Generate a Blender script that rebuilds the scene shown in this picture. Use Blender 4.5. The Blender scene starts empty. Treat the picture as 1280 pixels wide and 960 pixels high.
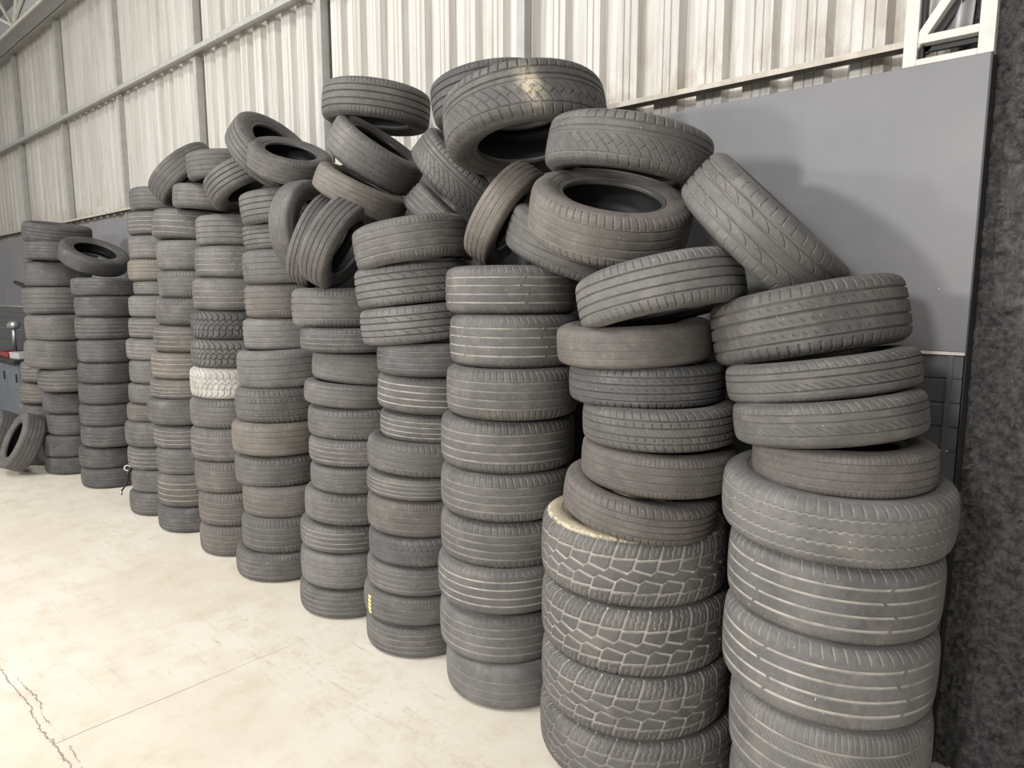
import bpy, math, random
import numpy as np
from mathutils import Vector, Matrix
R_ = random.Random(7)
SC = bpy.context.scene
COL = SC.collection
PI = math.pi

# ------------------------------------------------------------------ node helpers
def new_mat(name):
    m = bpy.data.materials.new(name); m.use_nodes = True
    nt = m.node_tree; nt.nodes.clear()
    out = nt.nodes.new('ShaderNodeOutputMaterial'); b = nt.nodes.new('ShaderNodeBsdfPrincipled')
    nt.links.new(b.outputs[0], out.inputs[0])
    return m, nt, b
def N(nt, t, **kw):
    n = nt.nodes.new(t)
    for k, v in kw.items(): setattr(n, k, v)
    return n
def L(nt, a, b): nt.links.new(a, b)
def val(nt, sock, v):
    if hasattr(v, 'links') or hasattr(v, 'is_linked'): nt.links.new(v, sock)
    else: sock.default_value = v
def math_(nt, op, a, b=0.0, c=None, clamp=False):
    n = N(nt, 'ShaderNodeMath', operation=op); n.use_clamp = clamp
    val(nt, n.inputs[0], a); val(nt, n.inputs[1], b)
    if c is not None: val(nt, n.inputs[2], c)
    return n.outputs[0]
def mix(nt, f, a, b, mode='MIX'):
    n = N(nt, 'ShaderNodeMix', data_type='RGBA', blend_type=mode)
    val(nt, n.inputs[0], f)
    for s, v in ((n.inputs[6], a), (n.inputs[7], b)):
        if isinstance(v, tuple): s.default_value = v if len(v) == 4 else (*v, 1)
        else: nt.links.new(v, s)
    return n.outputs[2]
def noise(nt, vec, scale, detail=4, rough=.55):
    n = N(nt, 'ShaderNodeTexNoise'); n.inputs['Scale'].default_value = scale
    n.inputs['Detail'].default_value = detail; n.inputs['Roughness'].default_value = rough
    if vec is not None: L(nt, vec, n.inputs['Vector'])
    return n.outputs[0]
def ramp(nt, f, stops):
    n = N(nt, 'ShaderNodeMapRange'); n.clamp = True
    L(nt, f, n.inputs[0]); n.inputs[1].default_value, n.inputs[2].default_value, n.inputs[3].default_value, n.inputs[4].default_value = stops
    return n.outputs[0]
def mapped(nt, coord, scale=(1, 1, 1)):
    t = N(nt, 'ShaderNodeTexCoord'); m = N(nt, 'ShaderNodeMapping'); m.inputs['Scale'].default_value = scale
    L(nt, t.outputs[coord], m.inputs[0]); return m.outputs[0]
def bump(nt, b, h, strength, dist):
    n = N(nt, 'ShaderNodeBump'); n.inputs['Strength'].default_value = strength; n.inputs['Distance'].default_value = dist
    L(nt, h, n.inputs['Height']); L(nt, n.outputs[0], b.inputs['Normal'])

# ------------------------------------------------------------------ materials
def rubber(name, tread):
    m, nt, b = new_mat(name)
    oi = N(nt, 'ShaderNodeObjectInfo'); tc = N(nt, 'ShaderNodeTexCoord')
    off = N(nt, 'ShaderNodeVectorMath', operation='ADD'); L(nt, tc.outputs['Object'], off.inputs[0])
    sv = N(nt, 'ShaderNodeCombineXYZ')
    for i in range(3): L(nt, math_(nt, 'MULTIPLY', oi.outputs['Random'], 17.0 + 5 * i), sv.inputs[i])
    L(nt, sv.outputs[0], off.inputs[1]); v = off.outputs[0]
    big = noise(nt, v, 5, 5, .6); fine = noise(nt, v, 60, 4, .7); spk = noise(nt, v, 95, 1, .5)
    tone = ramp(nt, big, (.3, .72, .74, 1.3))
    tone = math_(nt, 'MULTIPLY', tone, ramp(nt, fine, (.25, .75, .82, 1.2)))
    base = mix(nt, 1.0, oi.outputs['Color'], tone, 'MULTIPLY')
    dirt = ramp(nt, noise(nt, v, 9, 6, .7), (.52, .78, 0, .38))
    base = mix(nt, dirt, base, (.30, .265, .22))
    if tread:
        a = N(nt, 'ShaderNodeAttribute'); a.attribute_name = 'dust'
        patch = ramp(nt, noise(nt, v, 13, 4, .65), (.34, .6, .5, 1))
        f = math_(nt, 'MULTIPLY', oi.outputs['Alpha'], patch)
        gc = mix(nt, math_(nt, 'POWER', f, .85), (.028, .026, .025), (.56, .52, .46))  # pale end dust; dark end cleaner rubber, deepened to carry groove shade
        base = mix(nt, math_(nt, 'MULTIPLY', a.outputs['Fac'], .9), base, gc)
        s = N(nt, 'ShaderNodeAttribute'); s.attribute_name = 'scuff'
        sf = math_(nt, 'MULTIPLY', s.outputs['Fac'], ramp(nt, noise(nt, v, 40, 4, .7), (.38, .55, .15, 1)))
        base = mix(nt, sf, base, (.62, .55, .40))
    base = mix(nt, ramp(nt, spk, (.765, .80, 0, .5)), base, (.6, .57, .52))
    L(nt, base, b.inputs['Base Color'])
    b.inputs['Roughness'].default_value = .62; b.inputs['Specular IOR Level'].default_value = .35
    bump(nt, b, fine, .25, .004)
    return m
M_TREAD = rubber('tread_rubber', True)
M_SIDE = rubber('sidewall_rubber', False)
def flat(name, col, rough=.6, metal=0, var=.12, scale=8, spec=.4):
    m, nt, b = new_mat(name)
    n = noise(nt, mapped(nt, 'Object'), scale, 5, .6)
    c = mix(nt, 1.0, (*col, 1), ramp(nt, n, (.3, .7, 1 - var, 1 + var)), 'MULTIPLY')
    L(nt, c, b.inputs['Base Color']); b.inputs['Roughness'].default_value = rough; b.inputs['Metallic'].default_value = metal
    b.inputs['Specular IOR Level'].default_value = spec
    return m
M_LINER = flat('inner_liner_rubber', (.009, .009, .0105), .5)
M_BEAD = flat('bead_rubber', (.075, .073, .07), .4)
M_WHITE = flat('white_painted_steel', (.60, .585, .54), .5, 0, .10, 20)
M_GREYSTEEL = flat('grey_painted_steel', (.40, .395, .375), .55, 0, .12, 10)
M_DARKSTEEL = flat('black_steel', (.02, .02, .021), .45)
M_ROOF = flat('roof_sheet', (.36, .36, .36), .6, 0, .1, 3)
M_BLUEGREY = flat('blue_grey_enamel', (.17, .19, .23), .45, 0, .15, 6)
M_RED = flat('red_plastic', (.35, .03, .035), .4)
M_PALE = flat('pale_plastic', (.62, .62, .60), .45)
M_CHROME = flat('bright_metal', (.55, .55, .56), .3, .8)
M_YELLOW = flat('yellow_crayon', (.75, .62, .28), .8)
M_TAN = flat('aged_cream_paint', (.50, .455, .385), .6, 0, .2, 14)
M_RUST_SHADE = flat('rusty_shaded_underside', (.13, .105, .085), .8, 0, .3, 12)  # rust brown, kept dark to stand in for shade under the girt
M_FILM = flat('milky_plastic_sheet', (.46, .46, .46), .35)

def floor_mat():
    m, nt, b = new_mat('dusty_concrete')
    g = N(nt, 'ShaderNodeTexCoord').outputs['Object']
    n1 = noise(nt, g, .9, 6, .6); n2 = noise(nt, g, 4.5, 7, .7); n3 = noise(nt, g, 45, 4, .7)
    c = mix(nt, ramp(nt, n1, (.35, .65, 0, 1)), (.65, .59, .49), (.735, .69, .605))
    c = mix(nt, ramp(nt, n2, (.48, .72, 0, .7)), c, (.57, .49, .36))
    c = mix(nt, ramp(nt, n2, (.25, .42, .5, 0)), c, (.78, .745, .68))
    # scrape streaks
    mp = N(nt, 'ShaderNodeMapping'); mp.inputs['Rotation'].default_value = (0, 0, .5); mp.inputs['Scale'].default_value = (2, 16, 1); L(nt, g, mp.inputs[0])
    st = noise(nt, mp.outputs[0], 1.5, 6, .75)
    c = mix(nt, math_(nt, 'MULTIPLY', ramp(nt, st, (.56, .70, 0, .75)), ramp(nt, n1, (.42, .58, 0, 1))), c, (.50, .43, .33))
    c = mix(nt, ramp(nt, n3, (.68, .76, 0, .4)), c, (.42, .36, .28))
    # joints and cracks: distance to wobbling lines
    sx = N(nt, 'ShaderNodeSeparateXYZ'); L(nt, g, sx.inputs[0]); X, Y = sx.outputs[0], sx.outputs[1]
    w1 = math_(nt, 'MULTIPLY', math_(nt, 'SUBTRACT', noise(nt, g, 5, 6, .7), .5), .10)
    w2 = math_(nt, 'MULTIPLY', math_(nt, 'SUBTRACT', noise(nt, g, 2, 3, .5), .5), .05)
    def line(coord, at, wob, width):
        d = math_(nt, 'ABSOLUTE', math_(nt, 'SUBTRACT', math_(nt, 'ADD', coord, wob), at))
        return ramp(nt, d, (width * .4, width, 1, 0))
    crack = line(Y, .70, w1, .0042)
    crack = math_(nt, 'MAXIMUM', crack, math_(nt, 'MULTIPLY', line(Y, .735, math_(nt, 'MULTIPLY', w1, 1.2), .0045), ramp(nt, n2, (.45, .55, 0, 1))))
    joint = math_(nt, 'MULTIPLY', line(X, -3.15, w2, .0045), ramp(nt, Y, (.69, .70, 0, 1)))
    joint = math_(nt, 'MULTIPLY', joint, ramp(nt, Y, (1.2, 1.9, 1, .25)))
    chip = math_(nt, 'MULTIPLY', line(Y, .70, w1, .02), ramp(nt, n3, (.62, .68, 0, 1)))
    allc = math_(nt, 'MAXIMUM', math_(nt, 'MAXIMUM', crack, math_(nt, 'MULTIPLY', joint, .8)), chip)
    dl = math_(nt, 'ABSOLUTE', math_(nt, 'SUBTRACT', math_(nt, 'ADD', Y, math_(nt, 'MULTIPLY', w1, 2)), 1.74))
    trail = math_(nt, 'MULTIPLY', ramp(nt, dl, (.02, .16, 1, 0)), ramp(nt, noise(nt, g, 30, 5, .75), (.52, .66, 0, .6)))
    c = mix(nt, trail, c, (.52, .44, .33))
    c = mix(nt, math_(nt, 'MULTIPLY', allc, .8), c, (.20, .15, .12))
    L(nt, c, b.inputs['Base Color']); b.inputs['Roughness'].default_value = .7; b.inputs['Specular IOR Level'].default_value = .3
    bump(nt, b, math_(nt, 'SUBTRACT', math_(nt, 'ADD', math_(nt, 'MULTIPLY', n2, .5), math_(nt, 'MULTIPLY', n3, .2)), allc), .25, .01)
    return m
M_FLOOR = floor_mat()
def sheet_mat():
    m, nt, b = new_mat('weathered_sheet_metal')
    v = mapped(nt, 'Object', (9, 9, .35)); n1 = noise(nt, v, 1.0, 6, .65)
    n2 = noise(nt, mapped(nt, 'Object', (30, 30, .8)), 1.0, 5, .7); n3 = noise(nt, mapped(nt, 'Object', (1, 1, 1)), 1.2, 5, .6)
    c = mix(nt, ramp(nt, n1, (.36, .64, 0, 1)), (.47, .45, .41), (.62, .605, .57))
    c = mix(nt, ramp(nt, n2, (.52, .68, 0, .6)), c, (.33, .29, .24))
    c = mix(nt, ramp(nt, n2, (.30, .42, .5, 0)), c, (.74, .73, .71))
    c = mix(nt, ramp(nt, n3, (.5, .75, 0, .35)), c, (.38, .36, .33))
    z = N(nt, 'ShaderNodeSeparateXYZ'); L(nt, mapped(nt, 'Object'), z.inputs[0])
    low = math_(nt, 'MULTIPLY', ramp(nt, z.outputs[2], (2.8, 3.2, 1, 0)), ramp(nt, noise(nt, mapped(nt, 'Object', (6, 6, 3)), 1.5, 6, .7), (.48, .66, 0, .75)))
    c = mix(nt, low, c, (.32, .23, .16))
    L(nt, c, b.inputs['Base Color']); b.inputs['Roughness'].default_value = .5; b.inputs['Specular IOR Level'].default_value = .4
    return m
M_SHEET = sheet_mat()
def panel_mat():
    m, nt, b = new_mat('grey_painted_panel')
    n1 = noise(nt, mapped(nt, 'Object', (1, 1, 1)), 2.2, 5, .6); n2 = noise(nt, mapped(nt, 'Object'), 60, 2, .5)
    c = mix(nt, ramp(nt, n1, (.35, .65, 0, 1)), (.168, .167, .177), (.200, .198, .204))
    c = mix(nt, ramp(nt, n2, (.76, .78, 0, .8)), c, (.7, .7, .68))
    L(nt, c, b.inputs['Base Color']); b.inputs['Roughness'].default_value = .42; b.inputs['Specular IOR Level'].default_value = .35
    return m
M_PANEL = panel_mat()
M_BOARD = flat('dark_grey_board', (.085, .086, .092), .45, 0, .15, 5)
def rough_mat():
    m, nt, b = new_mat('black_roughcast')
    g = N(nt, 'ShaderNodeTexCoord').outputs['Object']
    n1 = noise(nt, g, 30, 6, .7); n2 = noise(nt, g, 3, 4, .6)
    c = mix(nt, ramp(nt, n1, (.35, .7, 0, 1)), (.075, .072, .074), (.34, .33, .33))
    c = mix(nt, ramp(nt, n2, (.5, .8, 0, .25)), c, (.2, .19, .18))
    c = mix(nt, ramp(nt, noise(nt, g, 120, 1, .5), (.74, .78, 0, .7)), c, (.5, .48, .45))
    L(nt, c, b.inputs['Base Color']); b.inputs['Roughness'].default_value = .27; b.inputs['Specular IOR Level'].default_value = .8
    bump(nt, b, noise(nt, g, 75, 5, .75), 1.0, .03)
    return m
M_ROUGH = rough_mat()

# ------------------------------------------------------------------ mesh helpers
def link(o, parent=None):
    COL.objects.link(o)
    if parent is not None: o.parent = parent
    return o
class MB:
    def __init__(s): s.v = []; s.f = []
    def quad_strip_grid(s, P, nu, nv, cu=False):
        b = len(s.v); s.v += [tuple(p) for p in P]
        for i in range(nu if cu else nu - 1):
            for j in range(nv - 1):
                a, c = i * nv + j, ((i + 1) % nu) * nv + j
                s.f.append((b + a, b + c, b + c + 1, b + a + 1))
    def box(s, x0, x1, y0, y1, z0, z1):
        b = len(s.v)
        s.v += [(x, y, z) for z in (z0, z1) for (x, y) in ((x0, y0), (x1, y0), (x1, y1), (x0, y1))]
        s.f += [tuple(b + i for i in f) for f in ((3, 2, 1, 0), (4, 5, 6, 7), (0, 1, 5, 4), (1, 2, 6, 5), (2, 3, 7, 6), (3, 0, 4, 7))]
    def bar(s, p, q, w, d, up=(0, 1, 0)):
        p, q = Vector(p), Vector(q); t = (q - p).normalized(); a = t.cross(Vector(up)).normalized(); c = t.cross(a)
        b = len(s.v)
        for e in (p, q):
            for i, j in ((-1, -1), (1, -1), (1, 1), (-1, 1)): s.v.append(tuple(e + a * i * w / 2 + c * j * d / 2))
        s.f += [tuple(b + i for i in f) for f in ((3, 2, 1, 0), (4, 5, 6, 7), (0, 1, 5, 4), (1, 2, 6, 5), (2, 3, 7, 6), (3, 0, 4, 7))]
    def tube(s, pts, r, n=10):
        pts = [Vector(p) for p in pts]; b0 = len(s.v)
        for i, p in enumerate(pts):
            t = (pts[min(i + 1, len(pts) - 1)] - pts[max(i - 1, 0)]).normalized()
            a = t.cross(Vector((0.21, .97, .13))).normalized(); c = t.cross(a); rr = r[i] if isinstance(r, (list, tuple)) else r
            for k in range(n): s.v.append(tuple(p + (a * math.cos(2 * PI * k / n) + c * math.sin(2 * PI * k / n)) * rr))
        for i in range(len(pts) - 1):
            for k in range(n):
                s.f.append((b0 + i * n + k, b0 + i * n + (k + 1) % n, b0 + (i + 1) * n + (k + 1) % n, b0 + (i + 1) * n + k))
        s.f.append(tuple(b0 + k for k in range(n))[::-1]); e = b0 + (len(pts) - 1) * n; s.f.append(tuple(e + k for k in range(n)))
    def build(s, name, mat, parent=None, smooth=False, bevel=0):
        me = bpy.data.meshes.new(name); me.from_pydata(s.v, [], s.f); me.update()
        if smooth: me.shade_smooth()
        me.materials.append(mat); o = bpy.data.objects.new(name, me); link(o, parent)
        if bevel:
            bv = o.modifiers.new('bevel', 'BEVEL'); bv.width = bevel; bv.segments = 2; bv.limit_method = 'ANGLE'
        return o
def struct(o): o['kind'] = 'structure'; return o
def tag(o, label, cat, group=None):
    o['label'] = label; o['category'] = cat
    if group: o['group'] = group
    return o
def empty(name, loc, rz=0):
    o = bpy.data.objects.new(name, None); o.empty_display_size = .1; o.location = loc; o.rotation_euler = (0, 0, rz); link(o); return o

# ------------------------------------------------------------------ tire meshes (nominal radius .30, width .20)
def np_mesh(name, V, nu, nv, mat, attrs=None, flip=False):
    i = np.arange(nu)[:, None]; j = np.arange(nv - 1)[None, :]
    a = i * nv + j; c = ((i + 1) % nu) * nv + j
    F = np.stack([a, c, c + 1, a + 1], -1).reshape(-1, 4)
    if flip: F = F[:, ::-1]
    me = bpy.data.meshes.new(name); me.vertices.add(len(V)); me.vertices.foreach_set('co', V.astype(np.float32).ravel())
    me.loops.add(F.size); me.loops.foreach_set('vertex_index', F.astype(np.int32).ravel())
    me.polygons.add(len(F)); me.polygons.foreach_set('loop_start', np.arange(0, F.size, 4, dtype=np.int32))
    me.update(calc_edges=True); me.shade_smooth()
    for k, d in (attrs or {}).items():
        at = me.attributes.new(k, 'FLOAT', 'POINT'); at.data.foreach_set('value', d.astype(np.float32).ravel())
    me.materials.append(mat); return me
# outer profile: crown -> shoulder; (z, r)
HALF = [(0, .300), (.03, .2995), (.055, .298), (.070, .2955), (.080, .2915), (.087, .285), (.092, .277), (.0945, .2715)]
PZ = np.array([-z for z, r in HALF[:0:-1]] + [z for z, r in HALF]); PR = np.array([r for z, r in HALF[:0:-1]] + [r for z, r in HALF])
ARC = np.concatenate([[0], np.cumsum(np.hypot(np.diff(PZ), np.diff(PR)))]); ARC -= ARC[-1] / 2
NU, NV = 800, 116
CIRC = 2 * PI * .3
def msk(x, w, e=.0017): return np.clip((w / 2 - np.abs(x)) / e + .5, 0, 1)
def rng_(v, a, b, e=.003): return np.clip((v - a) / e + .5, 0, 1) * np.clip((b - v) / e + .5, 0, 1)
def rep(x, n):
    p = CIRC / n; return (x / p - np.round(x / p)) * p
def tri(s, n): return 2 * np.abs(2 * ((s * n / CIRC) % 1) - 1) - 1
def pattern(k, s, v):
    D = np.zeros_like(s + v); G = np.zeros_like(D); F = np.zeros_like(D)
    def add(m, d, g=1.0):
        nonlocal D, G
        D = np.maximum(D, m * d); G = np.maximum(G, m * g)
    def ribs(ps, w, d, g=1.0):
        for p in ps: add(msk(v - p + 0 * s, w), d, g)
    def sipes(n, a, b, w, d, slope=0, ph=0, g=.6, curve=0):
        x = s + slope * (v - a) + curve * ((v - a) / (b - a)) ** 2 + ph
        add(msk(rep(x, n), w) * rng_(v, a, b), d, g)
    if k == 1:
        ribs((-.052, -.018, .018, .052), .0065, .008); sipes(84, .062, .1, .0032, .0035, g=.5); sipes(84, -.1, -.062, .0032, .0035, ph=.01, g=.5)
    elif k == 2:
        ribs((-.050, -.017, .020, .053), .0052, .005); sipes(70, .075, .094, .003, .0018, g=.3)
    elif k == 3:
        ribs((-.045, -.01, .03), .0034, .0014, .5)
    elif k == 4:
        ribs((-.050, -.017, .017, .050), .0055, .006); sipes(66, .058, .102, .0038, .005, .15, g=.7); sipes(66, -.102, -.058, .0038, .005, .15, g=.7)
        sipes(150, -.045, -.022, .0026, .0012, .8, g=.25); sipes(150, .022, .045, .0026, .0012, .8, g=.25)
    elif k == 5:
        ribs((-.056, -.020, .020, .056), .0062, .008); sipes(62, .066, .104, .0042, .0055, g=.8); sipes(62, -.104, -.066, .0042, .0055, g=.8)
        sipes(62, .034, .045, .0044, .004, 1.1, g=.8); sipes(62, -.008, .003, .0044, .004, 1.1, g=.8); sipes(62, -.046, -.036, .0044, .004, 1.1, g=.8)
    elif k == 6:
        ribs((.052, .018, -.040), .0055, .007); sipes(70, .058, .102, .0036, .004, .3, g=.7); sipes(62, -.037, -.002, .0036, .004, 1.2, g=.8); sipes(90, -.1, -.078, .003, .0018, g=.3)
    elif k == 7:
        ribs((-.052, -.018, .018, .052), .0062, .008); sipes(30, .023, .048, .0042, .005, .5, 0, .8, .028); sipes(30, -.048, -.023, .0042, .005, .5, .02, .8, .028)
        sipes(46, .062, .104, .0032, .004, .1, g=.5); sipes(46, -.104, -.066, .0032, .003, .1, g=.5)
    elif k in (8, 16):
        n = 28; w = .0056; cell = CIRC / n
        for sg, ph in ((1, 0), (-1, .03)):
            vv = v * sg; sd = s * sg + ph - sg * .30 * (v - .05)
            fr = (sd / cell) % 1.0
            L1 = .047 + .004 * (fr - .5); add(msk(vv - L1, w * .9), .007)
            zz = .020 - .012 * np.where(fr < .82, fr / .82, (1 - fr) / .18); add(msk(vv - zz, w), .007)
            add(msk(rep(sd, n), w) * rng_(vv, .020, .108), .007)
            add(msk(rep(sd + cell / 2 + .002 * np.sin(vv * 300), n), w * .55) * rng_(vv, .050, .104), .005, .6)
            add(msk(rep(sd + cell / 4, n * 2), .003) * rng_(vv, .060, .078), .003, .35)
            add(msk(rep(sd + cell / 4, n * 2), .003) * rng_(vv, .088, .100), .003, .35)
    elif k == 9:
        n = 44
        x = s + .75 * np.abs(v) + .012 * np.sin(np.abs(v) * 70); add(msk(rep(x, n), .006) * rng_(np.abs(v), .012, .108), .008, .8)
        x = x + CIRC / n / 2 + .02 * np.sign(v); add(msk(rep(x, n), .004) * rng_(np.abs(v), .034, .108), .006, .7)
        add(msk(np.abs(v) - .034 - .005 * tri(s, n), .006), .007); add(msk(v - .008 * tri(s, n), .006), .007)
    elif k == 10:
        for p in (-.022, .018): add(msk(v - p - .0028 * tri(s, 80), .0048), .006)
        for p in (-.058, .055): add(msk(v - p - .002 * tri(s, 80), .004), .005, .8)
        sipes(70, .066, .104, .003, .003, .1, g=.3); sipes(50, -.104, -.07, .003, .003, .5, g=.3)
    elif k == 11:
        ribs((-.054, -.020, .020, .054), .006, .0075)
        for i, (a, b) in enumerate(((-.104, -.054), (-.042, -.024), (.024, .042), (.060, .104))): sipes(58, a, b, .0042, .005, .25, .008 * i, g=.8)
        sipes(116, -.016, .016, .0024, .0012, .5, g=.2)
    elif k in (12, 15):
        ribs((.056, .030), .0050, .0065); ribs((.012, -.062), .0034, .004)
        sipes(56, .060, .104, .005, .006, g=.9); sipes(52, -.060, .008, .0034, .005, .55, 0, .8, .028); sipes(52, -.104, -.066, .0036, .005, .2, g=.8)
        sipes(52, -.034, -.018, .0032, .004, -1.2, .012, g=.7)
    elif k == 13:
        ribs((-.052, -.018, .020, .054), .0048, .005); sipes(120, -.048, -.022, .003, .002, .9, g=.5); sipes(120, .024, .050, .003, .002, .9, g=.5); sipes(110, .06, .1, .0028, .002, g=.4); sipes(110, -.1, -.06, .0028, .002, g=.4)
    elif k == 14:
        gap = 1 - msk(rep(s + .02 * np.sin(v * 60), 5), .010)
        for p in (-.050, -.016, .019, .052): add(msk(v - p + 0 * s, .0052) * gap, .005)
        sipes(62, .070, .103, .003, .003, .25, g=.45); sipes(62, -.103, -.074, .003, .003, .35, g=.45)
    if k == 16: F = rng_(v, .094, .2, .006) + 0 * D
    if k == 15: F = np.exp(-((s - .03 + .25 * v) / .035) ** 2 - ((v + .01) / .055) ** 2) * np.ones_like(D)
    return D, G, F
def tread_mesh(k):
    v = np.linspace(ARC[0], ARC[-1], NV); z = np.interp(v, ARC, PZ); r = np.interp(v, ARC, PR)
    th = np.arange(NU) / NU * 2 * PI; s = np.where(th > PI, th - 2 * PI, th)[:, None] * .3; vv = v[None, :]
    D, G, F = pattern(k, s, vv)
    # profile normals
    dz, dr = np.gradient(z), np.gradient(r); ln = np.hypot(dz, dr); nz, nr = -dr / ln, dz / ln
    edge = np.clip((.1095 - np.abs(v)) / .004, 0, 1) * np.clip((ARC[-1] - np.abs(v)) / .003, 0, 1)
    D = D * edge[None, :]
    w = .0012 * np.sin(3 * th + k)[:, None]
    rr = r[None, :] - D * nr[None, :] + w * 0; zz = z[None, :] - D * nz[None, :]
    V = np.stack([rr * np.cos(th)[:, None], rr * np.sin(th)[:, None], zz], -1).reshape(-1, 3)
    return np_mesh('tread', V, NU, NV, M_TREAD, {'dust': G, 'scuff': F}, True)
def lathe(name, prof, mat, n=112, flip=False, wob=None):
    th = np.arange(n) / n * 2 * PI; r = np.array([p[1] for p in prof]); z = np.array([p[0] for p in prof])
    V = np.stack([r[None] * np.cos(th)[:, None], r[None] * np.sin(th)[:, None], z[None] + 0 * th[:, None]], -1).reshape(-1, 3)
    return np_mesh(name, V, n, len(prof), mat, None, flip)
def smooth_prof(pts, n=5):
    out = []
    P = [Vector(p) for p in pts]
    for i in range(len(P) - 1):
        a, b, c, d = P[max(i - 1, 0)], P[i], P[i + 1], P[min(i + 2, len(P) - 1)]
        for q in range(n):
            t = q / n; out.append(tuple(.5 * ((2 * b) + (c - a) * t + (2 * a - 5 * b + 4 * c - d) * t * t + (3 * b - a - 3 * c + d) * t ** 3)))
    return out + [tuple(P[-1])]
SIDE = smooth_prof([(.0945, .2715), (.0985, .262), (.1000, .250), (.0985, .236), (.0975, .2345), (.0965, .233), (.092, .217), (.086, .205), (.0845, .204), (.083, .2025), (.079, .194)])
BEAD = smooth_prof([(.079, .194), (.080, .1905), (.079, .186), (.074, .1825), (.066, .1815), (.060, .183), (.057, .188)], 4)
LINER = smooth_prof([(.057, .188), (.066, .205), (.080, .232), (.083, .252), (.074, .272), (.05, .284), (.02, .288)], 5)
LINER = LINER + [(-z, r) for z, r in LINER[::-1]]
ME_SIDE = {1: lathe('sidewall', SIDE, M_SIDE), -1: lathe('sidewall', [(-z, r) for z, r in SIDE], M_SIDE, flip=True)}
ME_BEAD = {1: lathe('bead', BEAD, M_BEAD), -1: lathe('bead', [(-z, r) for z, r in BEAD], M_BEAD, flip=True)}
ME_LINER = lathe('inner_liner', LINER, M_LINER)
ME_TREAD = {}
TINT = {'n': (.102, .097, .093), 'b': (.108, .097, .089), 'd': (.076, .075, .076), 'l': (.128, .123, .119), 'c': (.40, .385, .36), 't': (.148, .132, .115)}

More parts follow.
